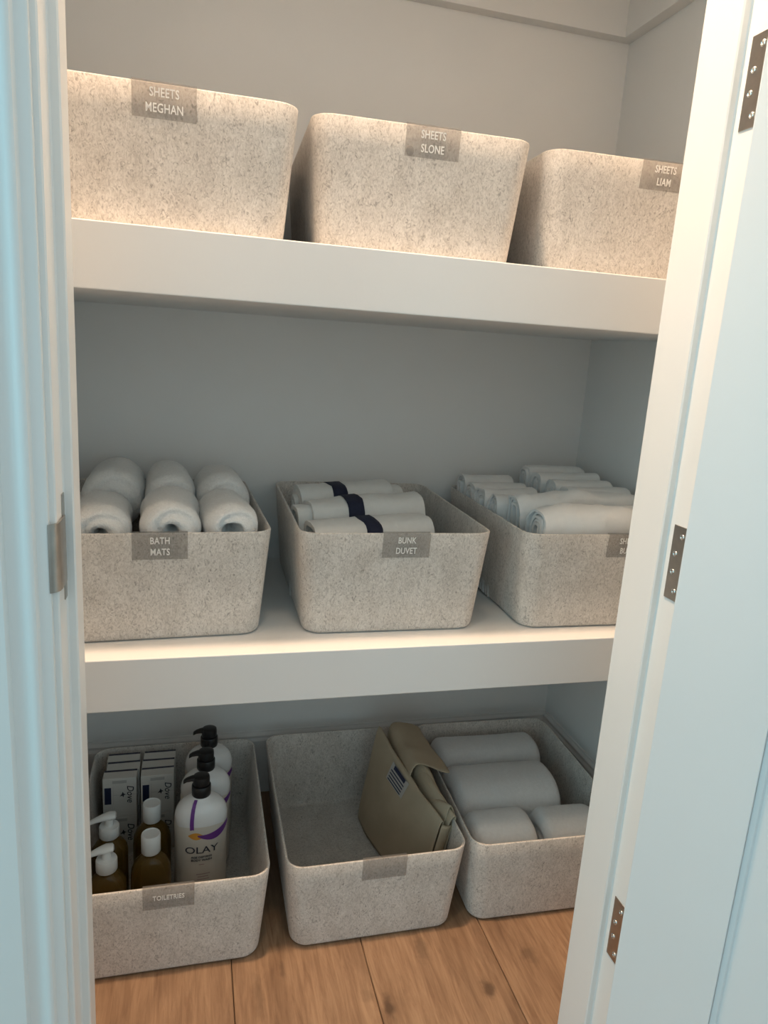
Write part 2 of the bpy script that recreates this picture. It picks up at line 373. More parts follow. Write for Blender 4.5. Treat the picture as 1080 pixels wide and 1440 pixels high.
# local frame: closed door runs along -x; y 0.008 room face .. 0.048 closet face
DW, DT0, DT1, DB = .705, .0069, .0413, .012
ST = .1275
box('stile', -ST, -.003, DT0, DT1, DB, DOOR_H, MT['door'], door, bev=.0012)
box('stile', -DW, -DW+ST, DT0, DT1, DB, DOOR_H, MT['door'], door, bev=.0012)
box('bottom_rail', -DW+ST, -ST, DT0, DT1, DB, .250, MT['door'], door)
box('top_rail', -DW+ST, -ST, DT0, DT1, DOOR_H-.165, DOOR_H, MT['door'], door)
box('panel', -DW+ST-.002, -ST+.002, DT0+.006, DT1-.006, .248, DOOR_H-.163, MT['door'], door)
def molding(x0, x1, za, zb):
    # picture-frame moulding round the recessed panel, closet face
    prof = [(0, 0), (0, -.0022), (.0022, -.0026), (.0062, -.0036), (.0078, -.0056), (.0078, -.008), (0, -.008)]
    v = []; f = []; n = len(prof)
    for cx, cz, sx, sz in ((x0, za, 1, 1), (x1, za, -1, 1), (x1, zb, -1, -1), (x0, zb, 1, -1)):
        v += [(cx+sx*a, DT1+b, cz+sz*a) for a, b in prof]
    for q in range(4):
        for i in range(n):
            f.append((q*n+i, q*n+(i+1) % n, ((q+1) % 4)*n+(i+1) % n, ((q+1) % 4)*n+i))
    link('panel_moulding', v, f, MT['door'], door)
molding(-DW+ST, -ST, .250, DOOR_H-.165)

# ---------------------------------------------------------------- shelves
def shelf(z1, t, y0, label):
    return tag(box('closet_shelf', XL, XR, y0, YB, z1-t, z1, MT['shelf'], bev=.0016), label, 'shelf')
shelf(ZA, TA, YS, 'thick white shelf carrying the three sheet bins above eye level')
shelf(ZB, TB, YS, 'thick white shelf carrying bath mats, duvets and folded sheets')
top = shelf(1.895, .052, YS, 'white topmost shelf on wall cleats, only its underside edge in view')
zc0 = 1.7600
box('back_cleat', XL, XR, YB-.028, YB, zc0, 1.843, MT['wall'], top, bev=.001)
rc = box('side_cleat', XR-.028, XR, .03, YB-.028, zc0, 1.843, MT['wall'], top, bev=.001)
pv, pf = lathe([(.003, 0), (.003, .0006), (.0012, .0008)], 12)
link('screw_hole', [(XR-.0278-z, .375+x, 1.829+y) for x, y, z in pv], pf, MT['dark'], rc)
box('side_cleat', XL, XL+.028, .03, YB-.028, zc0, 1.843, MT['wall'], top, bev=.001)

# ---------------------------------------------------------------- felt storage bins
BW, BD, BH, TAP = .340, .446, .1827, .0150
WT = .0045
def rrect(hx, hy, r, z, seg=8):
    out = []
    for cx, cy, a0 in ((hx-r, hy-r, 0), (-hx+r, hy-r, PI/2), (-hx+r, -hy+r, PI), (hx-r, -hy+r, 3*PI/2)):
        for i in range(seg+1):
            a = a0+PI/2*i/seg
            out.append((cx+r*math.cos(a), cy+r*math.sin(a), z))
    return out
def bin_mesh():
    R = .032; rings = []
    def at(z, inset=0.0, extra=0.0):
        t = TAP*(1-z/BH)+inset+extra
        return rrect(BW/2-t, BD/2-t, max(.006, R-inset*.7-extra), z)
    bz = .009
    rings.append(at(0, 0, bz))
    for k in range(1, 5):
        a = PI/2*k/4
        rings.append(at(bz*(1-math.cos(a)), 0, bz*(1-math.sin(a))))
    for k in range(1, 6): rings.append(at(bz+(BH-.002-bz)*k/5))
    rings.append(at(BH-.0006, .0008)); rings.append(at(BH, .0020)); rings.append(at(BH-.0006, WT-.0008)); rings.append(at(BH-.002, WT))
    for k in range(1, 5): rings.append(at(BH-.002-(BH-.002-.014)*k/4, WT))
    rings.append(at(.008, WT, .003)); rings.append(at(WT+.0005, WT, .010))
    return loft(rings)
bv, bf = bin_mesh()
bin_me = None
def front_pt(u, z, off):
    """point on the leaning front wall of a bin"""
    return (u, -(BD/2-TAP*(1-z/BH))-off, z)
def make_clip(parent, lines, cx=0.0, w=.083, h=.043, lh=.0112, gap=.0185, first=.0125, tx=0.0):
    """clear label clip hooked over the rim, white hand lettering on it"""
    sec = [(BH-h, .0010, 0)]
    prof = []
    for z in (BH-h, BH-.002): prof.append(front_pt(0, z, .0020)[1:])
    yt = -(BD/2)
    prof += [(yt-.0012, BH+.0016), (yt+WT+.0012, BH+.0016), (yt+WT+.0020, BH-.002), (yt+WT+.0020+.0009, BH-.014)]
    inner = [(yt+WT+.0010+.0009, BH-.014), (yt+WT+.0008, BH+.0006), (yt-.0006, BH+.0006)]
    for z in (BH-.002, BH-h): inner.append(front_pt(0, z, .0008)[1:])
    loop = prof+inner; n = len(loop)
    v = [(cx-w/2, y, z) for y, z in loop]+[(cx+w/2, y, z) for y, z in loop]
    f = [(i, (i+1) % n, n+(i+1) % n, n+i) for i in range(n)]
    # caps as quads (concave section)
    m = len(prof)
    for s in (0, n):
        for i in range(m-1):
            j = n-1-i
            if j-1 >= m-1+1-1 and j-1 > i+1-1:
                if i+1 != j-1: f.append((s+i, s+i+1, s+max(j-1, m), s+j) if max(j-1, m) != j else (s+i, s+i+1, s+j))
    c = link('label_clip', v, f, MT['clip'], parent)
    c['label'] = 'clear plastic label clip over the rim'
    ang = math.atan2(TAP, BH)
    for i, s in enumerate(lines):
        me = text_mesh(s, lh*1.38, .00025, bold=.0002, spacing=1.04)
        zc = BH-first-gap*i
        base = Vector(front_pt(cx+tx, zc, .0026))
        for q in me.vertices:
            x, y, z = q.co
            q.co = Vector((base.x+x*.74, base.y-z-y*math.tan(ang), base.z+y))
        link_mesh('lettering', me, MT['letter'], c)
    return c
def make_bin(x, yc, z, rz, label, lines=None, clip=True, **kw):
    global bin_me
    root = empty('storage_bin', (x, yc, z), math.radians(rz))
    if bin_me is None:
        o = link('felt_shell', bv, bf, MT['felt'], root, smooth=True); bin_me = o.data
    else:
        o = bpy.data.objects.new('felt_shell', bin_me); COL.objects.link(o); o.parent = root
    if clip: make_clip(root, lines or [], **kw)
    return tag(root, label, 'storage bin', 'oatmeal felt storage bins')
make_bin(-.0327, .2100, ZA, -.6, 'oatmeal felt bin on the top shelf, leftmost of three, two-line clear label', ['SHEETS', 'MEGHAN'], cx=-.011)
make_bin(.3333, .2190, ZA, -2.2, 'oatmeal felt bin in the middle of the top shelf with clear label', ['SHEETS', 'SLONE'], cx=.008)
make_bin(.7073, .2190, ZA, -2.6, 'oatmeal felt bin on the top shelf, rightmost and cut by the door jamb', ['SHEETS', 'LIAM'], cx=.030)
b1 = make_bin(-.0590, .2330, ZB, 2.2, 'felt bin on the middle shelf filled with rolled white bath mats', ['BATH', 'MATS'], cx=-.005)
b2 = make_bin(.3332, .2277, ZB, -.77, 'felt bin on the middle shelf holding navy striped duvet covers', ['BUNK', 'DUVET'], cx=.011)
b3 = make_bin(.7316, .2150, ZB, -1.0, 'felt bin on the middle shelf overflowing with folded white sheets', ['SHEETS', 'BUNK'], cx=.030)
c1 = make_bin(-.0402, .1821, 0, -.5, 'felt bin on the floor filled with soap cartons and pump bottles', ['TOILETRIES'], lh=.0095, first=.020)
c2 = make_bin(.3267, .1854, 0, -.34, 'nearly empty felt bin on the floor with a folded canvas inside', [], cx=.007)
c3 = make_bin(.6823, .1803, 0, -2.0, 'felt bin on the floor filled with smooth grey-white rolled towels', [], clip=False)
box('care_mark', -.010, .018, -.098, -.094, WT+.0004, WT+.0012, MT['ink'], c2)
# small clear sticker dot beside the middle top label
pv, pf = lathe([(.006, 0), (.0055, .0012), (.003, .0018), (.0005, .002)], 20)
BINS_TOP2 = [o for o in COL.objects if o.name.startswith('storage_bin')][1]
p0 = Vector(front_pt(-.026, BH-.036, .0022))
link('adhesive_dot', [(p0.x+x, p0.y-z, p0.z+y*1.2) for x, y, z in pv], pf, MT['clip'], [c for c in BINS_TOP2.children if c.name.startswith('label_clip')][0], smooth=True)

# ---------------------------------------------------------------- rolls: bath mats and towels
def roll_mesh(L, ra, rb, turns=2.2, groove=.012, hole_d=.03, hole=.16, edge=.018, wob=.004, seed=0, nt=56, nl=22, square=2.4, ripple=.012, dip=.35):
    """roll along local +y from 0 to L, centre on its axis; rounded ends with a spiral crease"""
    off = Vector((seed*3.1, seed*7.7, seed*1.3)); rows = []
    def cs(t):
        c, s = math.cos(t), math.sin(t); e = 2/square
        return (math.copysign(abs(c)**e, c), math.copysign(abs(s)**e, s))
    def ring(k, y, cap=0):
        out = []
        for i in range(nt):
            t = 2*PI*i/nt; cx, cz = cs(t)
            p = Vector((cx*ra*k, y, cz*rb*k))
            if cap:
                fr = (k*(turns)+t/(2*PI)) % 1.0
                g = math.exp(-((min(fr, 1-fr))/.13)**2)*groove*min(1, (1-k)*5)*min(1, k*4)
                if k < hole: g += (1-k/hole)**.7*hole_d
                p.y += -cap*g
            nz = noise.noise_vector(p*9+off)*wob+noise.noise_vector(p*28+off)*wob*.35
            p += Vector((nz.x, nz.y*(.6), nz.z))
            out.append(tuple(p))
        return out
    ks = [.02, .05, .08, .12, .16, .21, .27, .34, .42, .50, .58, .66, .74, .82, .89, .95, .985]
    def cap(k):
        if k >= .5: return edge*(1-math.sqrt(max(0, 1-((k-.5)/.5)**2)))
        return edge*dip*(1-k/.5)**2
    for k in ks: rows.append(ring(k, cap(k), -1))
    for i in range(0, nl+1): rows.append(ring(1+ripple*math.sin(i*2.1+seed), edge+(L-2*edge)*i/nl))
    for k in reversed(ks): rows.append(ring(k, L-cap(k), 1))
    return loft(rows)
def make_roll(name, loc, rot, mat, label, cat, group, **kw):
    v, f = roll_mesh(**kw)
    o = link(name, v, f, mat, smooth='full'); o.location = loc; o.rotation_euler = rot
    return tag(o, label, cat, group)
GB = 'rolled bath mats'
a = math.radians(2.2)
kw = dict(turns=1.2, groove=.009, hole=.24, hole_d=.035, edge=.036, wob=.0060, square=2.1, dip=.6)
make_roll('bath_mat_roll', (-.146, .028, ZB+.174), (0, 0, a+.03), MT['terry'], 'rolled white terry bath mat in front, nearest the left jamb', 'bath mat', GB, L=.190, ra=.047, rb=.040, seed=1, **kw)
make_roll('bath_mat_roll', (-.040, .026, ZB+.180), (0, 0, a), MT['terry'], 'rolled white terry bath mat in front, behind the bath mats label', 'bath mat', GB, L=.185, ra=.048, rb=.042, seed=2, **kw)
make_roll('bath_mat_roll', (.056, .030, ZB+.177), (0, 0, a+.02), MT['terry'], 'rolled white terry bath mat in front at the right, open coil', 'bath mat', GB, L=.185, ra=.044, rb=.041, seed=3, **dict(kw, hole=.40, hole_d=.045))
make_roll('bath_mat_roll', (-.150, .218, ZB+.182), (0, 0, a-.03), MT['terry'], 'plump rolled white bath mat at the back left of its bin', 'bath mat', GB, L=.205, ra=.054, rb=.054, seed=4, **kw)
make_roll('bath_mat_roll', (-.046, .210, ZB+.180), (0, 0, a), MT['terry'], 'rolled white bath mat at the back, middle of three', 'bath mat', GB, L=.205, ra=.046, rb=.056, seed=5, **kw)
make_roll('bath_mat_roll', (.052, .215, ZB+.176), (0, 0, a+.02), MT['terry'], 'rolled white bath mat at the back right of its bin', 'bath mat', GB, L=.200, ra=.047, rb=.056, seed=6, **kw)
GT = 'rolled towels in the floor bin'
kt = dict(ripple=.002, turns=1.6, groove=.008, hole_d=.015, hole=.1, wob=.0022, edge=.022, square=2.5, mat=MT['towel'], cat='towel', group=GT)
ry = -PI/2
a3 = math.radians(-2.0)
make_roll('towel_roll', (.548, .332, .118), (0, 0, ry+a3), L=.262, ra=.056, rb=.058, seed=11, label='smooth grey-white towel roll at the very back of the floor bin', **kt)
make_roll('towel_roll', (.538, .196, .104), (0, 0, ry+a3), L=.246, ra=.079, rb=.074, seed=12, label='widest smooth grey-white towel roll across the middle of the floor bin', **kt)
make_roll('towel_roll', (.530, .054, .108), (0, 0, ry+a3), L=.138, ra=.062, rb=.064, seed=13, label='short grey-white towel roll at the front left of the floor bin', **kt)
make_roll('towel_roll', (.680, .050, .104), (0, 0, ry+a3), L=.140, ra=.060, rb=.062, seed=14, label='short grey-white towel roll at the front right of the floor bin', **kt)

# ---------------------------------------------------------------- folded duvet covers and sheets (nested inverted-U folds)
def fold_mesh(W, T, Hh, layers=4, th=.006, seed=0, wob=.003, lean=0.0, ntop=10, nx=26, tilt=0.0, jit=.006, sag=0.0, offs=0.0, sq=2.6):
    rnd = random.Random(seed); off = Vector((seed*2.3, seed*5.1, seed*.7)); V = []; F = []
    for j in range(layers):
        ho = T/2*(1-j/layers); hi = max(ho-th, .0006)
        ztop = Hh-(T/2-ho)*.9
        x0 = -W/2+rnd.uniform(0, jit)+offs*j; x1 = W/2-rnd.uniform(0, jit)
        def path(h):
            h_ = max(h, .0005); zc = ztop-ho
            out = [(-h_, 0.0), (-h_, zc*.35), (-h_, zc*.7), (-h_, zc*.92)]
            for i in range(ntop+1):
                t = PI-PI*i/ntop
                c, s = math.cos(t), math.sin(t); e = 2/sq
                out.append((math.copysign(abs(c)**e, c)*h_, zc+s**e*(h_ if h_ > .001 else .001) if s > 0 else zc))
            out += [(h_, zc*.92), (h_, zc*.7), (h_, zc*.35), (h_, 0.0)]
            return out
        loop = path(ho)+list(reversed(path(hi)))
        rings = []
        for i in range(nx+1):
            u = i/nx; x = x0+(x1-x0)*u
            r = []
            edge = min(u, 1-u)
            for y, z in loop:
                k = z/Hh
                p = Vector((x, y, z))
                d = noise.noise_vector(Vector((x*14, y*20, z*10))+off)*wob+noise.noise_vector(Vector((x*45, y*40, z*30))+off)*wob*.35
                p += d*(.25+.75*k)
                p.y += lean*k*k+lean*.3*k
                p.z += tilt*(u-.5)*k-sag*(1-4*(u-.5)**2)*k*0+sag*math.sin(u*PI)*k
                r.append((p.x, p.y, p.z))
            rings.append(r)
        v, f = loft(rings, False, False)
        n = len(loop); b0 = len(V)
        V += v; F += [tuple(b0+q for q in ff) for ff in f]
        h2 = n//2
        for base in (b0, b0+nx*n):
            for i in range(h2-1):
                F.append((base+i, base+i+1, base+n-2-i, base+n-1-i))
    return V, F
def make_fold(name, loc, rz, mat, label, cat, group, stripe=None, **kw):
    v, f = fold_mesh(**kw)
    o = link(name, v, f, mat, smooth=True); o.location = loc; o.rotation_euler = (0, 0, rz)
    tag(o, label, cat, group)
    if stripe:
        sx, sw = stripe; W, T, Hh = kw['W'], kw['T'], kw['Hh']; off = Vector((kw['seed']*2.3, kw['seed']*5.1, kw['seed']*.7))
        wob = kw.get('wob', .003); lean = kw.get('lean', 0); tilt = kw.get('tilt', 0); sq = kw.get('sq', 2.6); sag = kw.get('sag', 0)
        ho = T/2; zc = Hh-ho; path = [(-ho, .02), (-ho, zc*.35), (-ho, zc*.7), (-ho, zc*.92)]
        for i in range(11):
            t = PI-PI*i/10; c, s = math.cos(t), math.sin(t); e = 2/sq
            path.append((math.copysign(abs(c)**e, c)*ho, zc+max(s, 0)**e*ho))
        path += [(ho, zc*.92), (ho, zc*.7)]
        rows = []
        for y, z in path:
            row = []
            nrm = Vector((0, y/ho, max(0, (z-zc)/ho)))
            nrm.normalize()
            for q in range(5):
                x = sx-sw/2+sw*q/4; u = (x+W/2)/W; k = z/Hh
                p = Vector((x, y, z))
                d = noise.noise_vector(Vector((x*14, y*20, z*10))+off)*wob+noise.noise_vector(Vector((x*45, y*40, z*30))+off)*wob*.35
                p += d*(.25+.75*k); p.y += lean*k*k+lean*.3*k; p.z += tilt*(u-.5)*k+sag*math.sin(u*PI)*k
                p += nrm*.0013
                row.append((p.x, p.y, p.z))
            rows.append(row)
        V = [p for r in rows for p in r]; F = []
        for i in range(len(rows)-1):
            for q in range(4): F.append((i*5+q, i*5+q+1, (i+1)*5+q+1, (i+1)*5+q))
        st = link('ribbon_stripe', V, F, MT['navy'], o, smooth='full'); st['label'] = 'navy ribbon stripe'
        sm = st.modifiers.new('thick', 'SOLIDIFY'); sm.thickness = .0012; sm.offset = -1
    return o
GD = 'duvet covers with a navy stripe'
zb = ZB+WT+.001
make_fold('duvet_cover', (.312, .092, zb), .13, MT['duvet'], 'folded white duvet cover with navy stripe, nearest the bin label', 'duvet cover', GD, stripe=(-.012, .030), W=.245, T=.082, Hh=.176, layers=4, th=.009, seed=21, wob=.005, lean=.020, tilt=.012, jit=.03, sq=3.4)
make_fold('duvet_cover', (.306, .196, zb), .12, MT['duvet'], 'folded white duvet cover with navy stripe, middle of three', 'duvet cover', GD, stripe=(-.014, .030), W=.258, T=.078, Hh=.193, layers=4, th=.009, seed=22, wob=.005, lean=.020, tilt=.014, jit=.03, sq=3.4)
make_fold('duvet_cover', (.297, .306, zb), .10, MT['duvet'], 'folded white duvet cover with navy stripe, furthest back of three', 'duvet cover', GD, stripe=(-.016, .030), W=.250, T=.085, Hh=.198, layers=4, th=.009, seed=23, wob=.004, lean=.018, tilt=.012, jit=.03, sq=3.4)
GS = 'folded white sheets'
def sheet(x, y, rz, label, **kw):
    d = dict(layers=5, th=.0045, wob=.004, jit=.014); d.update(kw)
    make_fold('folded_sheet', (x, y, zb), rz, MT['sheet'], label, 'sheet', GS, **d)
sheet(.750, .058, -.02, 'large loosely folded white sheet along the front rim of the right bin', W=.292, T=.080, Hh=.212, seed=31, wob=.011, tilt=.006, layers=6, sag=.006)
sheet(.735, .141, .02, 'crumpled folded white sheet just behind the front one in the right bin', W=.280, T=.054, Hh=.214, seed=32, wob=.012, layers=5, sag=.012)
sheet(.640, .203, .04, 'folded white sheet left of centre in the right bin, ruffled edge', W=.150, T=.056, Hh=.205, seed=33, wob=.010)
sheet(.636, .262, .04, 'folded white sheet in the left row of the right bin, third from back', W=.140, T=.056, Hh=.207, seed=34, wob=.006)
sheet(.640, .324, .03, 'flat-topped folded white sheet in the left row, second from back', W=.140, T=.052, Hh=.206, seed=35, wob=.003)
sheet(.640, .382, .03, 'flat-topped folded white sheet in the back left corner of its bin', W=.136, T=.050, Hh=.212, seed=36, wob=.003)
sheet(.802, .200, -.02, 'neatly folded white sheet in the right row, nearest of four', W=.150, T=.052, Hh=.222, seed=37, wob=.0025)
sheet(.800, .258, -.02, 'neatly folded white sheet in the right row, second of four', W=.150, T=.050, Hh=.226, seed=38, wob=.0025)
sheet(.800, .316, -.02, 'neatly folded white sheet in the right row, third of four', W=.152, T=.050, Hh=.232, seed=39, wob=.0025)
sheet(.798, .374, -.02, 'neatly folded white sheet in the right row, highest at the very back', W=.152, T=.050, Hh=.238, seed=40, wob=.0025)

# ---------------------------------------------------------------- folded canvas leaning in the floor bin
def canvas_thing():
    root = empty('folded_canvas', (0, 0, 0))
    tag(root, 'folded tan canvas cloth leaning against the right side of a floor bin', 'canvas cloth')
    ny = 26
    def lerp(a, b, t): return a+(b-a)*t
    # accordion section: list of (x, z) at the near end and at the far end
    near = [(.436, .008), (.445, .060), (.456, .120), (.464, .176), (.468, .186), (.472, .180), (.468, .140), (.460, .080), (.458, .050),
            (.462, .048), (.472, .110), (.480, .172), (.487, .194), (.496, .196), (.498, .188), (.484, .150), (.474, .060)]
    far = [(.368, .008), (.378, .070), (.390, .140), (.404, .222), (.409, .236), (.414, .228), (.412, .180), (.410, .090), (.412, .050),
           (.416, .048), (.424, .120), (.436, .222), (.442, .240), (.449, .236), (.452, .200), (.450, .120), (.448, .060)]
    rows = []
    for j in range(ny+1):
        t = j/ny; y = lerp(.050, .318, t); tb = 1-(1-t)**1.9
        row = []
        for i, (a, b) in enumerate(zip(near, far)):
            x = lerp(a[0], b[0], tb if i < 3 else t); z = lerp(a[1], b[1], t)
            k = z/.24
            yy = y+(-.012*k if t < .5 else .010*k)*abs(t-.5)*2
            d = noise.noise_vector(Vector((x*18+i*.15, yy*16, z*12)))
            amp = .0045 if i > 4 else .0025
            bulge = .006*math.sin(t*PI)*(1 if i < 4 else 0)
            row.append((x+d.x*amp-bulge*k, yy+d.y*amp*.6, max(z+d.z*amp*(1 if 3 <= i else .3)-(.010*math.sin(t*PI) if 2 < i < 6 else 0), .007)))
        rows.append(row)
    def surf(name, rows, th, sub=True):
        n = len(rows[0]); V = [p for r in rows for p in r]; F = []
        for j in range(len(rows)-1):
            for i in range(n-1): F.append((j*n+i, j*n+i+1, (j+1)*n+i+1, (j+1)*n+i))
        o = link(name, V, F, MT['canvas'], root, smooth='full')
        m = o.modifiers.new('thick', 'SOLIDIFY'); m.thickness = th; m.offset = 0
        if sub:
            s = o.modifiers.new('soft', 'SUBSURF'); s.levels = 1; s.render_levels = 1
        return o
    surf('main_fold', rows, .0028)
    # near side gusset closing the front panel
    rows2 = []
    for j in range(9):
        t = j/8
        row = []
        for (x, z) in ((.437, .010), (.446, .062), (.457, .120), (.466, .182)):
            k = z/.18
            row.append((x+t*(.022+.006*k), .0500-.010*k+t*t*.012-.004*math.sin(t*PI), z-.010*t*k))
        rows2.append(row)
    surf('side_gusset', rows2, .0028)
    # upper flap folded over towards the neighbouring bin
    rows3 = []
    for j in range(13):
        t = j/12; y = lerp(.172, .330, t)
        row = []
        for (x, z) in ((.424, .175), (.430, .218), (.437, .235), (.446, .237), (.464, .236), (.486, .230), (.506, .222)):
            xx = x+(1-t)*(.012+.10*(x-.42)); zz = z-(1-t)*.012
            d = noise.noise_vector(Vector((xx*25, y*26, zz*20)))*.006
            row.append((xx+d.x, y-.015*(x-.44)/.05*(1-t)+d.y, zz+d.z))
        rows3.append(row)
    surf('upper_flap', rows3, .0028)
    # crumpled lower fold near the front
    rows4 = []
    for j in range(13):
        t = j/12; y = lerp(.052, .200, t)
        row = []
        for i, (x, z) in enumerate(((.470, .130), (.474, .165), (.478, .190), (.485, .202), (.493, .204), (.499, .194), (.500, .186))):
            zz = z+.012*math.sin(t*7+i*.5)-.006; xx = x-t*.018
            row.append((xx+.004*math.sin(t*9+i), y, zz+t*.014))
        rows4.append(row)
    surf('crumpled_fold', rows4, .0028)
    # hem seam along the near edge and a printed label
    pts = [rows[0][i] for i in range(4)]
    # label: navy print lying on the main panel
    def panel(s, t):
        j = t*ny; j0 = min(int(j), ny-1); fj = j-j0
        i = s*4; i0 = min(int(i), 3); fi = i-i0
        q = [Vector(rows[j0][i0]), Vector(rows[j0][i0+1]), Vector(rows[j0+1][i0]), Vector(rows[j0+1][i0+1])]
        return (q[0]*(1-fi)+q[1]*fi)*(1-fj)+(q[2]*(1-fi)+q[3]*fi)*fj
    def strip(name, s0, s1, t0, t1, mat, off, parent):
        V = []; F = []
        for a in range(5):
            for b_ in range(3):
                p = panel(s0+(s1-s0)*b_/2, t0+(t1-t0)*a/4)
                V.append((p.x-off*.93, p.y, p.z+off*.36))
        for a in range(4):
            for b_ in range(2): F.append((a*3+b_, a*3+b_+1, (a+1)*3+b_+1, (a+1)*3+b_))
        return link(name, V, F, mat, parent)
    lab = strip('sewn_label', .62, .80, .42, .66, MT['faint'], .0026, root); lab['label'] = 'small pale label with navy print'
    strip('print_block', .725, .775, .46, .62, MT['carton_blue'], .0031, lab)
    for s in (.785, .70, .675, .65, .628):
        strip('print_line', s, s+.010, .45, .64, MT['carton_blue'], .0031, lab)
    return root
canvas_thing()

# ---------------------------------------------------------------- toiletries in the first floor bin
# wash bottles: oval body, white shoulder, purple band, black pump
def ell(rx, ry, z, n=40): return [(rx*math.cos(2*PI*i/n), ry*math.sin(2*PI*i/n), z) for i in range(n)]
def wrap_text(s, size, zc, rx, ry, mat, parent, name='lettering', bold=0.0, off=.0006, sx=1.0, x0=0.0):
    me = text_mesh(s, size, 0.0, bold=bold)
    for q in me.vertices:
        x, y, z = q.co; x = x*sx+x0
        q.co = Vector((x, -ry*math.sqrt(max(0, 1-(x/rx)**2))-off, zc+y))
    return link_mesh(name, me, mat, parent)
RX, RY = .050, .033
def make_wash():
    root = empty('wash_bottle', (0, 0, 0))
    prof = [(.84, 0), (.95, .002), (1.0, .007), (1.0, .03), (.985, .07), (.985, .11), (1.0, .150), (1.005, .168), (.985, .176)]
    v, f = loft([ell(RX*k, RY*k, z) for k, z in prof]); link('body', v, f, MT['bottle'], root, smooth=True)
    sh = [(.99, .1765), (1.0, .178), (.985, .188), (.93, .199), (.83, .209), (.68, .217), (.50, .2225), (.36, .225), (.33, .229), (.33, .232)]
    rings = []
    for k, z in sh:
        rr = ell(RX*k, RY*k, z)
        if k <= .36: rr = [(x*1.0, y*1.35, zz) for x, y, zz in rr]
        # front of the shoulder dips down as a curved edge
        rr = [(x, y, zz-(.020*max(0, -y/(RY))**1.5 if k > .98 and zz < .18 else 0)) for x, y, zz in rr]
        rings.append(rr)
    v, f = loft(rings); s = link('shoulder', v, f, MT['bottle_white'], root, smooth=True)
    # purple swoosh around the body below the shoulder, and a stripe rising over the shoulder
    V = []; F = []; n = 29
    for i in range(n):
        t = -PI/2+(-.15+1.45*i/(n-1))
        hgt = .003+.011*math.sin(PI*min(1, i/(n-1)*1.0))+.006*(i/(n-1))
        zt = .1755-.020*max(0, -math.sin(t))**1.5
        for z in (zt, zt-hgt):
            V.append((RX*1.012*math.cos(t), RY*1.018*math.sin(t), z))
    for i in range(n-1): F.append((2*i, 2*i+1, 2*i+3, 2*i+2))
    link('purple_band', V, F, MT['purple'], s)
    V = []; F = []
    stp = [(.992, .166), (1.012, .178), (.997, .188), (.942, .199), (.842, .2095), (.692, .2178), (.512, .2233)]
    for k, z in stp:
        for dx in (-.0030, .0030):
            x = (-.016*k+dx*(.7+.5*k)-.002)
            y = -math.sqrt(max(0, 1-(x/(RX*k))**2))*RY*k-.0004
            V.append((x, y, z+.0006))
    for i in range(len(stp)-1): F.append((2*i, 2*i+1, 2*i+3, 2*i+2))
    link('purple_stripe', V, F, MT['purple'], s)
    V = []; F = []
    for i in range(9):
        t = -PI/2-.52+.62*i/8; zt = .1545-.002*i/8
        hh = .0075*math.sin(PI*i/8)+.0005
        for z in (zt+hh, zt-hh): V.append((RX*1.008*math.cos(t), RY*1.012*math.sin(t), z))
    for i in range(8): F.append((2*i, 2*i+1, 2*i+3, 2*i+2))
    link('orange_drop', V, F, MT['orange'], s)
    # pump
    pv, pf = lathe([(.0172, .226), (.0180, .228), (.0180, .2465), (.0172, .2480), (.0130, .2485), (.0110, .249), (.0110, .252)], 28)
    pm_ = link('pump', pv, pf, MT['black_plastic'], root, smooth=True)
    pv, pf = lathe([(.0150, .249), (.0158, .251), (.0158, .262), (.0150, .2665), (.0115, .2685), (.004, .269)], 24)
    link('pump_head', pv, pf, MT['black_plastic'], pm_, smooth=True)
    rings = []
    for x, hw, zc, hh in ((.004, .0105, .2625, .0062), (-.008, .0095, .2630, .0058), (-.018, .0075, .2625, .0050), (-.027, .0060, .2605, .0042), (-.032, .0050, .2575, .0040), (-.0335, .0042, .2555, .0030)):
        rings.append([(x, hw*math.cos(2*PI*i/14), zc+hh*math.sin(2*PI*i/14)) for i in range(14)])
    v, f = loft(rings); link('spout', v, f, MT['black_plastic'], pm_, smooth=True)
    wrap_text('OLAY', .0215, .121, RX, RY, MT['ink'], root, bold=.00012, sx=1.12)
    wrap_text('AGE DEFYING', .0062, .1055, RX, RY, MT['ink'], root, bold=.0002)
    wrap_text('BODY WASH', .0066, .0985, RX, RY, MT['ink'], root, bold=.0002)
    for zc, w in ((.0885, .010), (.066, .026), (.060, .020), (.054, .023)):
        V = []
        for i in range(7):
            x = -w/2+w*i/6+(.003 if zc < .07 else 0)
            for z in (zc+.0008, zc-.0008): V.append((x, -RY*.987*math.sqrt(1-(x/RX)**2)-.0005, z))
        link('print_line', V, [(2*i, 2*i+1, 2*i+3, 2*i+2) for i in range(6)], MT['redink'], root)
    return root
w0 = make_wash()
GW = 'pearl and purple wash bottles'
W = [w0, copy_tree(w0), copy_tree(w0)]
for o, loc, rz, lb in zip(W, ((.012, .150, .006), (.022, .236, .006), (.030, .322, .006)), (.03, .02, .0),
        ('white and purple wash bottle with black pump, nearest the front of the bin', 'white and purple wash bottle with black pump, second in the row', 'white and purple wash bottle with black pump, furthest back in the row')):
    o.location = loc; o.rotation_euler = (0, 0, rz); o.scale = (1, 1, .955); tag(o, lb, 'bottle', GW)
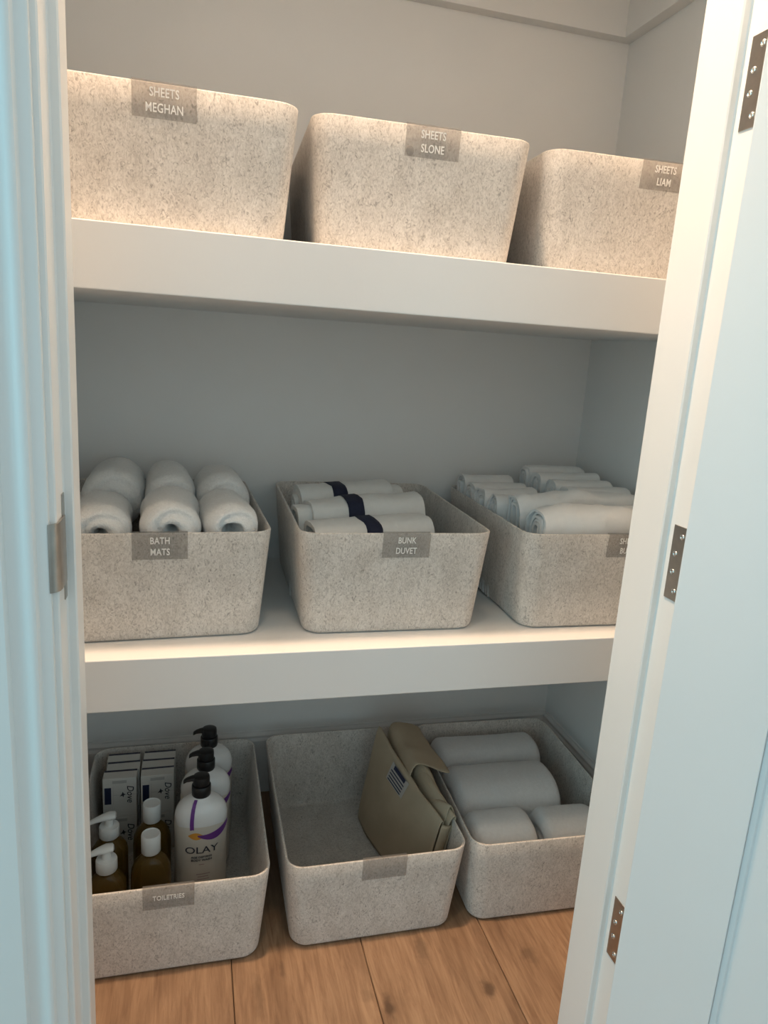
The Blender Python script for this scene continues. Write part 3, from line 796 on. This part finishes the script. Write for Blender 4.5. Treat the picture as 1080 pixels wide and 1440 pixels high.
# amber bottles with white flip caps
def make_amber(pump):
    root = empty('amber_pump_bottle' if pump else 'amber_soap_bottle', (0, 0, 0))
    pr = [(.030, 0), (.0345, .002), (.036, .008), (.036, .085), (.0345, .100), (.029, .113), (.0195, .122), (.0145, .126), (.0140, .134)] if not pump else \
         [(.028, 0), (.032, .002), (.033, .008), (.033, .098), (.0315, .108), (.025, .118), (.016, .125), (.0135, .128), (.0130, .134)]
    v, f = loft([ell(r_, r_*.82 if r_ > .02 else r_, z, 32) for r_, z in pr]); link('body', v, f, MT['amber'], root, smooth=True)
    if not pump:
        pv, pf = lathe([(.0165, .1315), (.0172, .1325), (.0172, .163), (.0164, .1655), (.0150, .166), (.0142, .1645), (.004, .164)], 28)
        c = link('flip_cap', pv, pf, MT['white_plastic'], root, smooth=True)
        return root
    pv, pf = lathe([(.0175, .1315), (.0182, .1325), (.0182, .150), (.0172, .1525), (.0100, .153), (.0080, .154), (.0078, .166)], 28)
    c = link('pump_collar', pv, pf, MT['white_plastic'], root, smooth=True)
    rings = []
    for x, hw, zc, hh in ((.013, .005, .171, .003), (.011, .0095, .171, .0055), (.0, .0105, .171, .0065), (-.010, .0085, .1695, .0058), (-.022, .0062, .1665, .0046), (-.034, .0048, .1625, .0038), (-.041, .0036, .1595, .0028)):
        rings.append([(x, hw*math.cos(2*PI*i/16), zc+hh*math.sin(2*PI*i/16)) for i in range(16)])
    v, f = loft(rings); link('nozzle', v, f, MT['white_plastic'], c, smooth=True)
    return root
am = make_amber(False); am2 = copy_tree(am)
am.location = (-.078, .100, .006); am.scale = am2.scale = (1, 1, 1.07); tag(am, 'squat amber soap bottle with white cap, nearer the bin front', 'bottle', 'amber bottles with white caps')
am2.location = (-.081, .192, .006); tag(am2, 'squat amber soap bottle with white cap, standing by the cartons', 'bottle', 'amber bottles with white caps')
ap = make_amber(True); ap2 = copy_tree(ap)
ap.location = (-.151, .066, .006); ap.scale = ap2.scale = (1, 1, 1.06); ap.rotation_euler = (0, 0, .15); tag(ap, 'amber bottle with white pump, nearest the front left corner', 'bottle', 'amber bottles with white pumps')
ap2.location = (-.156, .158, .006); ap2.rotation_euler = (0, 0, .1); tag(ap2, 'amber bottle with white pump, second beside the left jamb', 'bottle', 'amber bottles with white pumps')

# soap cartons: two tiers, two columns, three rows
CW, CD, CH = .066, .031, .088
def make_carton():
    root = empty('soap_carton', (0, 0, 0))
    bm_obj('box_body', box_bm(-CW/2, CW/2, -CD/2, CD/2, 0, CH, .0008, 1), MT['carton'], root)
    box('top_flap', -CW/2+.0004, CW/2-.0004, -CD/2+.0003, CD/2-.0065, CH-.0002, CH+.0006, MT['carton'], root)
    box('dark_edge', -CW/2+.0010, CW/2-.0004, CD/2-.0064, CD/2-.0004, CH-.0002, CH+.0007, MT['carton_edge'], root)
    yf = -CD/2-.0004
    def flat(name, x0, x1, z0, z1, mat):
        return box(name, x0, x1, yf, yf+.0005, z0, z1, mat, root)
    flat('blue_print', -.0295, -.0165, .030, .068, MT['carton_blue'])
    flat('faint_line', -.0130, -.0124, .030, .070, MT['faint']); flat('faint_line', -.012, .033, .0498, .0504, MT['faint'])
    flat('faint_block', -.014, .014, .0770, .0835, MT['faint'])
    me = text_mesh('Dove', .019, 0, shear=.25, bold=.0001)
    for q in me.vertices:
        x, y, z = q.co
        q.co = Vector((.0205+y, yf-.0003, .0515-x*.95))
    link_mesh('lettering', me, MT['ink'], root)
    # small bird-like emblem
    e = [(0, .0075), (.0022, .0030), (.0060, .0012), (.0026, -.0006), (.0012, -.0058), (-.0008, -.0018), (-.0062, -.0030), (-.0024, .0014)]
    link('emblem', [(.006+a_, yf-.0003, .0500+b_) for a_, b_ in e], [tuple(range(8))], MT['ink'], root)
    return root
ct = make_carton(); first = True
rown = ['front', 'middle', 'back']; coln = ['left', 'right']
for tier in (0, 1):
    for row in range(3):
        for c_ in range(2):
            o = ct if first else copy_tree(ct); first = False
            x = -.149+c_*.0740+(.002 if row == 2 else 0)+(.004 if row == 1 and c_ == 0 else 0)
            y = .2995+row*.0315
            o.location = (x, y, .0058+tier*(CH+.0010)); o.rotation_euler = (0, 0, (.015, -.01, .0)[row]*(1 if c_ else -1))
            tag(o, '%s tier white soap carton, %s row, %s column' % (('lower', 'upper')[tier], rown[row], coln[c_]), 'soap carton', 'white soap cartons')
